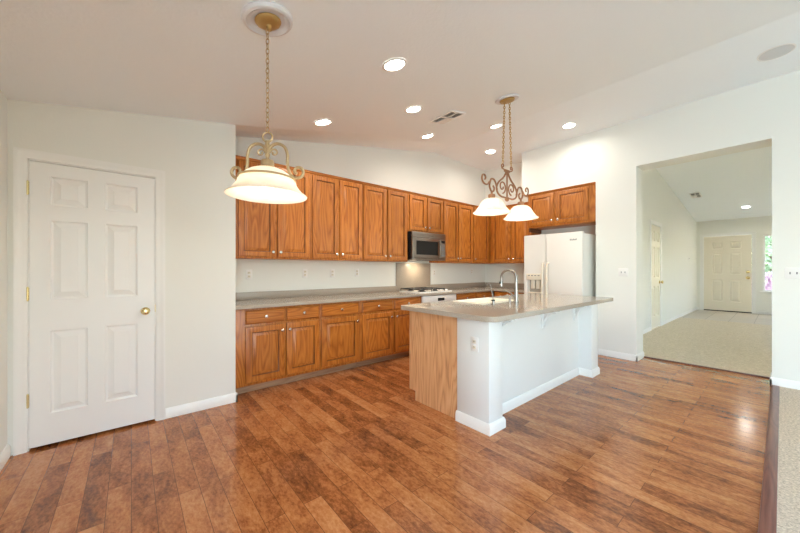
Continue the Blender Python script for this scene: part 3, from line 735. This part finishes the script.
# ------------------------------------------------------------------ island
isl = thing('kitchen_island', 'kitchen island with oak end panel, white posts and white back panel', 'kitchen island', (3.2, 1.9, 0))
IX0, IX1 = 2.10, 4.36; PY0, PY1 = 1.440, 1.762; BY = 1.585; IY1 = 2.37
b = MB()
pts = [(1.762, 0.0005), (2.285, 0.0005), (2.285, 0.092), (IY1, 0.092), (IY1, CT0 - 0.0005), (1.762, CT0 - 0.0005)]
b.prism(pts, lambda p, t: Vector((IX0 + 0.012 + 0.02 * t, p[0] + 0.001, p[1]))); b.build('end_panel', M['oak_end'], isl, label='oak end panel with lighter grain')
MB().box(IX0 + 0.033, IX1 - 0.004, BY + 0.021, IY1 - 0.021, 0.0925, 0.70).box(IX0 + 0.033, 2.70, BY + 0.021, IY1 - 0.021, 0.70, CT0 - 0.0005).box(3.43, IX1 - 0.004, BY + 0.021, IY1 - 0.021, 0.70, CT0 - 0.0005).box(2.70, 3.43, BY + 0.021, BY + 0.04, 0.70, CT0 - 0.0005).box(2.70, 3.43, IY1 - 0.022, IY1 - 0.021, 0.70, CT0 - 0.0005).box(IX0 + 0.033, IX1 - 0.004, BY + 0.021, 2.285, 0.0005, 0.0925).build('body', M['oak'], isl)
FI = face_plusy(IX1 - 0.01, IY1 - 0.02)
for k in range(4):
    u0 = 0.03 + k * 0.545
    G = lambda u, v, w, u0=u0: FI(u0 + u, 0.12 + v, w + 0.001)
    dd = raised(MB(), G, 0.52, 0.73).build('door', M['oak'], isl)
    knob(MB(), G, 0.49 if k % 2 == 0 else 0.03, 0.66, 0.02).build('knob', M['knob'], dd, label='brushed nickel knob')
PW = 0.190
for n_, (x0, x1) in enumerate(((IX0, IX0 + PW), (IX1 - 0.205, IX1))):
    b = MB().box(x0, x1, PY0, PY1 if n_ == 0 else PY1, 0.0005, CT0 - 0.0005, 0.012 if n_ == 0 else 0.004)
    po = b.build('post', M['island_white'], isl, label='white square post')
    b = MB(); H = 0.085; tt = 0.015
    loops = []
    for w_, zz in ((tt, 0.0005), (tt, H - 0.022), (tt * .55, H - 0.006), (tt * .3, H), (-0.004, H)):
        loops.append([(x0 - w_, PY0 - w_, zz), (x1 + w_, PY0 - w_, zz), (x1 + w_, PY1 + 0.0 , zz), (x0 - w_, PY1 + 0.0, zz)])
    b.quads(loops, True, True); b.build('post_skirting', M['trim'], po)
MB().box(IX0 + PW - 0.01, IX1 - 0.20, BY, BY + 0.02, 0.0005, CT0 - 0.0005).build('back_panel', M['island_white'], isl, label='white back panel')
baseboard(MB(), (IX0 + PW + 0.0155, BY, 0.0005), (IX1 - 0.2215, BY, 0.0005), (0, -1, 0)).build('skirting', M['trim'], isl, label='white skirting')
# brackets under the overhang
for bx in (2.42, 3.24, 4.02):
    b = MB()
    b.box(bx - 0.02, bx + 0.02, BY - 0.021, BY - 0.0005, 0.665, CT0 - 0.021, 0.003)         # leg on the panel
    b.box(bx - 0.02, bx + 0.02, 1.40, BY - 0.0005, CT0 - 0.0205, CT0 - 0.0008, 0.003)     # arm under the top
    arc = []
    for k in range(9):
        a = k / 8 * PI / 2
        arc.append((BY - 0.021 - 0.115 * (1 - math.cos(a)), 0.705 + 0.14 * math.sin(a)))
    arc2 = [(y - 0.012, z_ - 0.012) for y, z_ in reversed(arc)]
    b.prism(arc + arc2, lambda p, t, bx=bx: Vector((bx - 0.013 + 0.026 * t, p[0], p[1])))
    b.build('bracket', M['island_white'], isl, label='white curved bracket')

iw = thing('island_worktop', 'taupe worktop on the white and oak kitchen island', 'worktop', (3.4, 1.9, CT0))
SX0, SX1, SY0, SY1 = 2.735, 3.40, 1.945, 2.365
def island_outline():
    x0, x1, y0, y1 = 2.042, 4.70, 1.365, 2.44
    P = []
    for cx, cy, r, a in ((x1 - .03, y1 - .03, .03, 0), (x0 + .03, y1 - .03, .03, 90), (x0 + .085, y0 + .085, .085, 180), (x1 - .05, y0 + .05, .05, 270)):
        for k in range(7):
            t = math.radians(a + 15 * k); P.append((cx + r * math.cos(t), cy + r * math.sin(t)))
    return P
o = fill_prism(island_outline(), [rounded(SX0 + .012, SX1 - .012, SY0 + .012, SY1 - .012, 0.05)], CT0, CT1 + 0.003).build('slab', M['quartz'], iw, angle=30); ease(o)
IT = CT1 + 0.003
# sink
sk = thing('kitchen_sink', 'cream drop-in sink in the island worktop', 'sink', (3.07, 2.15, IT))
b = MB()
def rr(i, z_): return [(x, y, z_) for x, y in rounded(SX0 + i, SX1 - i, SY0 + i, SY1 - i, max(0.03 - i * 0.3, 0.015))]
b.quads([rr(0.0, IT + 0.0005), rr(0.002, IT + 0.008), rr(0.022, IT + 0.010), rr(0.028, IT + 0.002), rr(0.04, IT - 0.15), rr(0.08, IT - 0.175), rr(0.20, IT - 0.178)], cap0=False, cap1=True)
o = b.build('basin', M['sink'], sk)
MB().lathe([(0.045, 0), (0.045, 0.003), (0.03, 0.004), (0, 0.002)], (3.06, 2.15, IT - 0.177), 20).build('drain', M['nickel'], sk)

# faucet
fx, fy = 3.255, 1.885
fa = thing('kitchen_faucet', 'tall brushed nickel gooseneck faucet on the island', 'faucet', (fx, fy, IT))
MB().lathe([(0.03, 0.0005), (0.03, 0.006), (0.025, 0.012), (0.024, 0.03), (0.024, 0.085), (0.021, 0.105), (0.0185, 0.12), (0.0185, 0.13)], (fx, fy, IT), 20).build('body', M['nickel'], fa)
dirv = Vector((-0.10, 0.995, 0)).normalized()
pts = [Vector((fx, fy, IT + 0.12)), Vector((fx, fy, IT + 0.26))]
R = 0.088
for k in range(1, 13):
    a = PI * k / 12 * 1.0; pts.append(Vector((fx, fy, IT + 0.26)) + dirv * R * (1 - math.cos(a)) + Vector((0, 0, R * math.sin(a))))
pts.append(pts[-1] + Vector((0, 0, -0.012)))
MB().tube(pts, [0.0185, 0.0165] + [0.0135] * (len(pts) - 2), 12).build('spout', M['nickel'], fa)
e = pts[-1]
MB().lathe([(0.0125, 0), (0.014, -0.004), (0.014, -0.02), (0.017, -0.04), (0.021, -0.075), (0.021, -0.085), (0.0, -0.087)], e, 16).build('spray_head', M['nickel'], fa)
MB().box(e.x - 0.03, e.x - 0.012, e.y - 0.006, e.y + 0.006, e.z - 0.055, e.z - 0.03, 0.002).build('spray_button', M['black'], fa, label='black spray button')
MB().tube([(fx - 0.02, fy, IT + 0.062), (fx - 0.05, fy + 0.004, IT + 0.068), (fx - 0.085, fy + 0.02, IT + 0.10), (fx - 0.15, fy + 0.06, IT + 0.135)], [0.012, 0.009, 0.007, 0.006], 10).build('lever', M['nickel'], fa)
# soap pump beside the faucet and the small water tap
so = thing('soap_pump', 'short nickel soap pump beside the tall faucet', 'soap dispenser', (3.10, 1.87, IT))
MB().lathe([(0.02, 0.0005), (0.02, 0.004), (0.013, 0.01), (0.012, 0.055), (0.0125, 0.06), (0, 0.061)], (3.10, 1.87, IT), 16).build('pump_body', M['nickel'], so)
MB().tube([(3.10, 1.87, IT + 0.055), (3.10, 1.87, IT + 0.075), (3.095, 1.90, IT + 0.08), (3.09, 1.935, IT + 0.072)], 0.006, 10).build('nozzle', M['nickel'], so)
wx, wy = 2.82, 1.885
wt = thing('water_tap', 'slim nickel drinking water tap with black collar beside the sink', 'tap', (wx, wy, IT))
MB().lathe([(0.02, 0.0005), (0.02, 0.006), (0.014, 0.012), (0.013, 0.04), (0.009, 0.05)], (wx, wy, IT), 16).build('base', M['nickel'], wt)
MB().lathe([(0.0135, 0.034), (0.0165, 0.036), (0.0165, 0.046), (0.011, 0.049)], (wx, wy, IT), 16).build('collar', M['black'], wt, label='black collar')
q = smooth([Vector((wx, wy, IT + 0.045)), Vector((wx - 0.006, wy + 0.012, IT + 0.12)), Vector((wx - 0.012, wy + 0.026, IT + 0.19)), Vector((wx - 0.018, wy + 0.040, IT + 0.208)), Vector((wx - 0.024, wy + 0.056, IT + 0.204)), Vector((wx - 0.026, wy + 0.060, IT + 0.188))], 5)
MB().tube(q, 0.0055, 10).build('spout', M['nickel'], wt)
MB().tube([(wx, wy, IT + 0.04), (wx - 0.045, wy - 0.004, IT + 0.046)], [0.005, 0.004], 8).build('lever', M['black'], wt)

# ------------------------------------------------------------------ wall plates
def outlet(label, F, u, v, mat='plastic', group='wall outlets'):
    t = thing('wall_outlet', label, 'outlet', F(u, v - 0.0575, 0), group)
    b = MB(); mbox(b, F, u - 0.036, u + 0.036, v - 0.0585, v + 0.0585, 0.0005, 0.006, 0.003); b.build('cover_plate', M[mat], t)
    for s in (-1, 1):
        b = MB(); c = F(u, v + s * 0.022, 0.006); n = F(u, v, 1) - F(u, v, 0)
        mbox(b, F, u - 0.016, u + 0.016, v + s * 0.022 - 0.014, v + s * 0.022 + 0.014, 0.0061, 0.0085, 0.002); r_ = b.build('receptacle', M['bisque'], t)
        b = MB()
        for du in (-0.007, 0.005): mbox(b, F, u + du, u + du + 0.0025, v + s * 0.022 - 0.003, v + s * 0.022 + 0.007, 0.0085, 0.009)
        b.build('slot', M['slot'], r_)
    return t
FKW = face_far(0, YK)
outlet('leftmost outlet above the long worktop, nearest the left white wall', FKW, 1.076, 1.21)
outlet('second outlet from the left above the long worktop', FKW, 1.774, 1.22)
outlet('third outlet from the left above the long worktop', FKW, 2.18, 1.22)
outlet('fourth outlet above the long worktop, left of the tall splash panel', FKW, 2.587, 1.225)
outlet('outlet right of the tall splash panel behind the cooktop', FKW, 4.24, 1.215)
outlet('outlet near the inner corner above the worktop', FKW, 5.345, 1.235)
outlet('outlet on the white end post of the island', face_end(IX0, 0), -1.575, 0.672, group='island outlet')
def switches(label, F, u, v, n, mat='plastic'):
    t = thing('light_switch', label, 'light switch', F(u, v - 0.0575, 0))
    hw = 0.036 + 0.023 * (n - 1)
    b = MB(); mbox(b, F, u - hw, u + hw, v - 0.0585, v + 0.0585, 0.0005, 0.006, 0.003); b.build('cover_plate', M[mat], t)
    for k in range(n):
        cu_ = u + (k - (n - 1) / 2) * 0.046
        b = MB(); mbox(b, F, cu_ - 0.005, cu_ + 0.005, v - 0.012, v + 0.012, 0.0061, 0.009, 0.001)
        b.quads([[F(cu_ - 0.0035, v - 0.004, 0.009), F(cu_ + 0.0035, v - 0.004, 0.009), F(cu_ + 0.0035, v + 0.006, 0.009), F(cu_ - 0.0035, v + 0.006, 0.009)],
                 [F(cu_ - 0.003, v + 0.004, 0.018), F(cu_ + 0.003, v + 0.004, 0.018), F(cu_ + 0.003, v + 0.010, 0.017), F(cu_ - 0.003, v + 0.010, 0.017)]])
        b.build('toggle', M['gray'], t, label='grey toggle')
    return t
FRW = face_end(XR, 0)
switches('double switch plate on the right wall between fridge and hall opening', FRW, -1.45, 1.232, 2)
switches('wide switch plate on the right wall past the hall opening', FRW, 0.125, 1.232, 4)
t = switches('small switch plate on the left wall of the hall', face_far(0, YH), 12.5, 1.60, 1)

# ------------------------------------------------------------------ ceiling fittings
DOWN_W = 1.4
def downlight(label, x, y, zf=ceil_z, nf=ceil_n, group='recessed ceiling downlights'):
    z_ = zf(x, y) if zf is ceil_z else zf(x); n = -nf(x, y)
    t = thing('recessed_downlight', label, 'ceiling light', (x, y, z_), group)
    c = Vector((x, y, z_))
    MB().lathe([(0.098, 0.0008), (0.098, 0.004), (0.090, 0.009), (0.078, 0.009), (0.074, 0.002)], c, 32, n, caps=False).build('trim_ring', M['plastic'], t)
    MB().lathe([(0.0, 0.003), (0.04, 0.0035), (0.0745, 0.0015), (0.0745, 0.0008), (0, 0.0008)], c, 32, n, caps=False).build('lens', M['lens'], t)
    d = bpy.data.lights.new('downlight_lamp', 'AREA'); d.shape = 'DISK'; d.size = 0.13; d.energy = DOWN_W; d.spread = math.radians(160); d.color = (1.0, 0.95, 0.85)
    o = bpy.data.objects.new('downlight_lamp', d); o.parent = t; o.location = n * 0.012; o.rotation_euler = (-Vector(n)).to_track_quat('Z', 'Y').to_euler(); C.objects.link(o)
    return t
downlight('largest downlight, nearest the viewer, between the two hanging lamps', 1.53, 1.889)
downlight('downlight just left of the ceiling vent', 2.321, 2.541)
downlight('downlight farthest left, above the wall cabinets behind the round lamp', 1.552, 3.117)
downlight('downlight just behind the ceiling vent near the cabinet wall', 3.271, 3.282)
downlight('downlight beside the chains of the two-shade hanging lamp', 4.084, 2.685)
downlight('downlight nearest the inner kitchen corner', 4.905, 3.337)
downlight('downlight farthest right, near the wall above the fridge', 4.901, 1.999)
hn = Vector((0.1285, 0, 1)).normalized()
downlight('downlight in the hall ceiling seen through the opening', 12.585, 0.616, zf=hall_z, nf=lambda x, y: hn, group='hall downlight')

def vent(label, x, y, z_, n, L_, W_2, nb):
    """ceiling register: frame, dark throat and louvres; long side along Y"""
    t = thing('ceiling_vent', label, 'air vent', (x, y, z_))
    n = -Vector(n); a = Vector((0, 1, 0)); c_ = n.cross(a).normalized()
    def P(u, v, w_): return Vector((x, y, z_)) + a * u + c_ * v + n * w_
    def slabq(b, u0, u1, v0, v1, w0, w1):
        b.quads([[P(u0, v0, w0), P(u1, v0, w0), P(u1, v1, w0), P(u0, v1, w0)], [P(u0, v0, w1), P(u1, v0, w1), P(u1, v1, w1), P(u0, v1, w1)]])
    b = MB(); h, v = L_ / 2, W_2 / 2; f = 0.022
    for q_ in ((-h, h, -v, -v + f), (-h, h, v - f, v), (-h, -h + f, -v + f, v - f), (h - f, h, -v + f, v - f), (-0.012, 0.012, -v + f, v - f), (-h + f, h - f, -0.008, 0.008)): slabq(b, *q_, 0.001, 0.012)
    b.build('frame', M['plastic'], t)
    b = MB(); slabq(b, -h + f, h - f, -v + f, v - f, 0.0008, 0.0018); b.build('throat', M['slot'], t, label='dark throat')
    for s in (-1, 1):
        b = MB()
        for k in range(nb):
            vv = s * (0.012 + (v - f - 0.014) * (k + 0.5) / nb)
            for u0, u1 in ((-h + f, -0.012), (0.012, h - f)):
                tl = -0.0045 if not (s > 0 and u0 > -0.02) else 0.0075
                b.quads([[P(u0, vv - tl, 0.002), P(u1, vv - tl, 0.002), P(u1, vv - tl * .7, 0.0025), P(u0, vv - tl * .7, 0.0025)], [P(u0, vv + tl * .7, 0.011), P(u1, vv + tl * .7, 0.011), P(u1, vv + tl, 0.0115), P(u0, vv + tl, 0.0115)]])
        b.build('louvres', M['plastic'], t)
    return t
vent('white ceiling vent with dark slots above the kitchen', 2.945, 2.617, ceil_z(2.945, 2.617), ceil_n(2.945, 2.617), 0.36, 0.26, 4)
vent('small ceiling vent in the sloping hall ceiling', 10.95, 1.40, hall_z(10.95), hn, 0.20, 0.42, 4)

sx_, sy_ = 4.80, 0.036
n = -ceil_n(sx_, sy_)
t = thing('ceiling_speaker', 'round grey speaker flush in the ceiling at the upper right', 'speaker', (sx_, sy_, ceil_z(sx_, sy_)))
c = Vector((sx_, sy_, ceil_z(sx_, sy_)))
MB().lathe([(0.125, 0.0008), (0.125, 0.005), (0.117, 0.008), (0.114, 0.004)], c, 36, n, caps=False).build('rim', M['plastic'], t)
MB().lathe([(0.1145, 0.0012), (0.1145, 0.0045), (0.06, 0.006), (0, 0.0065)], c, 36, n).build('grille', M['speaker'], t, label='grey grille')

# ------------------------------------------------------------------ hanging lamps
def chain(mb, a, b_, L_=0.034, r=0.0023):
    a = Vector(a); b_ = Vector(b_); n_ = max(1, round((b_ - a).length / (L_ * 0.78))); d = (b_ - a) / n_
    dn = d.normalized(); side = dn.orthogonal().normalized(); s2 = dn.cross(side)
    for k in range(n_):
        c_ = a + d * (k + 0.5); s_ = side if k % 2 else s2; hl = d.length * 0.64; hw = L_ * 0.24
        pts = []
        for i in range(13):
            t = 2 * PI * i / 12; pts.append(c_ + dn * hl * math.cos(t) + s_ * hw * math.sin(t))
        mb.tube(pts, r, 6, caps=False)
    return mb
def point_lamp(name, par, p, e, r=0.03, col=(1.0, 0.78, 0.50)):
    d = bpy.data.lights.new(name, 'POINT'); d.energy = e; d.shadow_soft_size = r; d.color = col
    o = bpy.data.objects.new(name, d); o.location = Vector(p) - ORG[par.name]; o.parent = par; C.objects.link(o)
def shade_profile(R, H, t=0.004, bell=False):
    """bell glass: outside from the neck down to the rim, then back up the inside; z is 0 at the rim"""
    out = [(0.19, 1.0), (0.33, 0.97), (0.46, 0.89), (0.56, 0.78), (0.63, 0.68), (0.665, 0.60), (0.68, 0.55), (0.715, 0.51), (0.72, 0.45), (0.735, 0.40), (0.79, 0.28), (0.87, 0.14), (0.95, 0.055), (1.0, 0.0)]
    if bell: out = [(0.19, 1.0), (0.30, 0.975), (0.42, 0.91), (0.52, 0.80), (0.60, 0.66), (0.66, 0.53), (0.72, 0.40), (0.80, 0.25), (0.89, 0.11), (0.96, 0.03), (1.0, 0.0)]
    o_ = [(a * R, z_ * H) for a, z_ in out]
    return o_ + [(R - 0.002, -0.004)] + [(max(a - t, 0.01), z_ - t * 0.9) for a, z_ in reversed(o_)]

# single lamp
px, py = 0.5645, 1.788
pz = ceil_z(px, py)
la = thing('pendant_lamp', 'gold scroll pendant with one bell shade hanging on the left', 'pendant lamp', (px, py, pz))
n = -ceil_n(px, py); c = Vector((px, py, pz))
MB().lathe([(0.130, 0.0008), (0.132, 0.010), (0.126, 0.022), (0.112, 0.026), (0.092, 0.012), (0.088, 0.010), (0.080, 0.011), (0.066, 0.013), (0.05, 0.008), (0, 0.008)], c, 48, n).build('ceiling_medallion', M['medallion'], la, label='white ceiling medallion')
ca = MB().lathe([(0.066, 0.0135), (0.068, 0.018), (0.062, 0.028), (0.045, 0.036), (0.018, 0.042), (0.012, 0.050), (0.012, 0.062), (0.006, 0.066), (0, 0.067)], c, 36, n)
ca.build('canopy', M['canopy'], la)
zr = 1.984                              # the ring
chain(MB(), (px, py, pz - 0.06), (px, py, zr + 0.027)).build('chain', M['antique'], la)
RD = Vector((0.766, -0.643, 0))         # the arms spread across the view
def LP(s, z_): return Vector((px, py, z_)) + RD * s
fm = MB(); fm.torus((px, py, zr), 0.026, 0.0055, RD.cross(Vector((0, 0, 1))), 22, 8)
fm.build('hanging_ring', M['antique'], la)
for s in (-1, 1):
    P2 = [(0.004, 1.90), (0.022, 1.935), (0.058, 1.948), (0.094, 1.928), (0.108, 1.885), (0.108, 1.845), (0.118, 1.795), (0.140, 1.764)]
    main = smooth([(a, b_) for a, b_ in P2], 7)
    tail = spiral(0.165, 1.797, 0.036, 0.013, -PI * 0.62, 0.98, 24)
    pts = [LP(s * p.x, p.y) for p in main] + [LP(s * a, b_) for a, b_ in tail[1:]]
    MB().tube(pts, 0.0085, 8).build('scroll_arm', M['antique'], la)
    inner = smooth([(0.004, 1.965), (0.012, 1.93), (0.014, 1.90)], 6)
    cur = spiral(0.036, 1.888, 0.022, 0.007, PI, -1.1, 22)
    MB().tube([LP(s * p.x, p.y) for p in inner] + [LP(s * a, b_ + 0.012) for a, b_ in cur[1:]], 0.0052, 8).build('inner_scroll', M['antique'], la)
MB().lathe([(0.006, 1.965), (0.006, 1.90), (0.011, 1.895), (0.013, 1.885), (0.008, 1.872), (0.010, 1.866), (0.014, 1.862), (0.030, 1.858), (0.034, 1.85), (0.034, 1.83), (0.040, 1.822), (0.040, 1.808), (0.0, 1.807)], (px, py, 0), 24).build('socket_cup', M['antique'], la)
SR, SH, SZ = 0.207, 0.145, 1.668
MB().torus((px, py, 1.7575), 0.1435, 0.0055, (0, 0, 1), 40, 8).build('shade_band', M['antique'], la)
MB().lathe(shade_profile(SR, SH), (px, py, SZ), 48, caps=False).build('glass_shade', M['shade'], la, label='cream alabaster bell shade')
MB().lathe([(0.013, 0.085), (0.015, 0.07), (0.028, 0.045), (0.030, 0.030), (0.024, 0.014), (0.01, 0.006), (0, 0.005)], (px, py, SZ + 0.01), 20).build('bulb', M['bulb'], la)
point_lamp('pendant_glow', la, (px, py, SZ + 0.005), 1.3, col=(1.0, 0.88, 0.68))

# two-shade island lamp
qx, qy = 3.232, 1.983
qz = ceil_z(qx, qy)
li = thing('island_pendant_lamp', 'copper scroll lamp with two bell shades above the island', 'pendant lamp', (qx, qy, qz))
n = -ceil_n(qx, qy); c = Vector((qx, qy, qz))
MB().lathe([(0.128, 0.0008), (0.130, 0.008), (0.120, 0.018), (0.100, 0.016), (0.085, 0.012), (0, 0.012)], c, 40, n).build('ceiling_medallion', M['medallion'], li, label='white ceiling medallion')
MB().lathe([(0.080, 0.0125), (0.081, 0.022), (0.072, 0.034), (0.03, 0.040), (0, 0.041)], c, 32, n).build('canopy', M['canopy'], li)
def IP(s, z_): return Vector((qx + s, qy, z_))
for s in (-1, 1):
    chain(MB(), IP(s * 0.05, qz - 0.035 + s * 0.011), IP(s * 0.085, 2.445), 0.036, 0.0038).build('chain', M['canopy'], li)
fb = MB().tube([IP(0, 2.385), IP(0, 2.07)], 0.009, 8); fb.lathe([(0, 2.085), (0.02, 2.078), (0.026, 2.06), (0.018, 2.04), (0, 2.03)], (qx, qy, 0), 16)
fb.box(qx - 0.05, qx + 0.05, qy - 0.012, qy + 0.012, 2.362, 2.387, 0.004)
fb.build('stem', M['rust'], li)
for s in (-1, 1):
    k = MB(); k.tube([IP(s * a, b_) for a, b_ in spiral(0.085, 2.417, 0.030, 0.009, -PI * 0.5, 1.05, 24)], 0.007, 8)
    k.tube([IP(s * 0.03, 2.375), IP(s * 0.06, 2.384), IP(s * 0.085, 2.387)], 0.007, 8); k.build('top_scroll', M['rust'], li)
    ly = smooth([(0.02, 2.37), (0.03, 2.34), (0.08, 2.285), (0.165, 2.225), (0.205, 2.16), (0.185, 2.105), (0.12, 2.075), (0.05, 2.072), (0.0, 2.075)], 7)
    MB().tube([IP(s * p.x, p.y) for p in ly], 0.010, 8).build('lyre_arm', M['rust'], li)
    inn = spiral(0.095, 2.185, 0.072, 0.016, -PI * 0.55, -1.25, 34)
    MB().tube([IP(s * a, b_) for a, b_ in inn], 0.008, 8).build('inner_scroll', M['rust'], li)
    # outer S: from the lyre up and over the shade, then curl up and out at the end
    sw = smooth([(0.195, 2.13), (0.215, 2.19), (0.25, 2.232), (0.30, 2.235), (0.325, 2.20), (0.335, 2.15), (0.305, 2.105), (0.262, 2.11), (0.25, 2.145), (0.272, 2.165)], 7)
    MB().tube([IP(s * p.x, p.y) for p in sw], 0.0095, 8).build('outer_scroll', M['rust'], li)
    en = smooth([(0.335, 2.20), (0.375, 2.165), (0.43, 2.165), (0.465, 2.20), (0.46, 2.245), (0.425, 2.255), (0.405, 2.23), (0.418, 2.208)], 7)
    MB().tube([IP(s * p.x, p.y) for p in en], 0.009, 8).build('end_curl', M['rust'], li)
    sxx = qx + s * 0.295
    MB().lathe([(0.010, 2.105), (0.012, 2.075), (0.034, 2.068), (0.038, 2.055), (0.034, 2.028), (0.044, 2.022), (0.044, 2.010), (0, 2.009)], (sxx, qy, 0), 20).build('socket_cup', M['rust'], li)
    MB().lathe(shade_profile(0.197, 0.150, bell=True), (sxx, qy, 1.876), 44, caps=False).build('glass_shade', M['shade'], li, label='cream alabaster bell shade')
    MB().lathe([(0.013, 0.085), (0.015, 0.07), (0.028, 0.045), (0.030, 0.030), (0.024, 0.014), (0.01, 0.006), (0, 0.005)], (sxx, qy, 1.886), 20).build('bulb', M['bulb'], li)
    point_lamp('pendant_glow', li, (sxx, qy, 1.881), 1.3, col=(1.0, 0.88, 0.68))
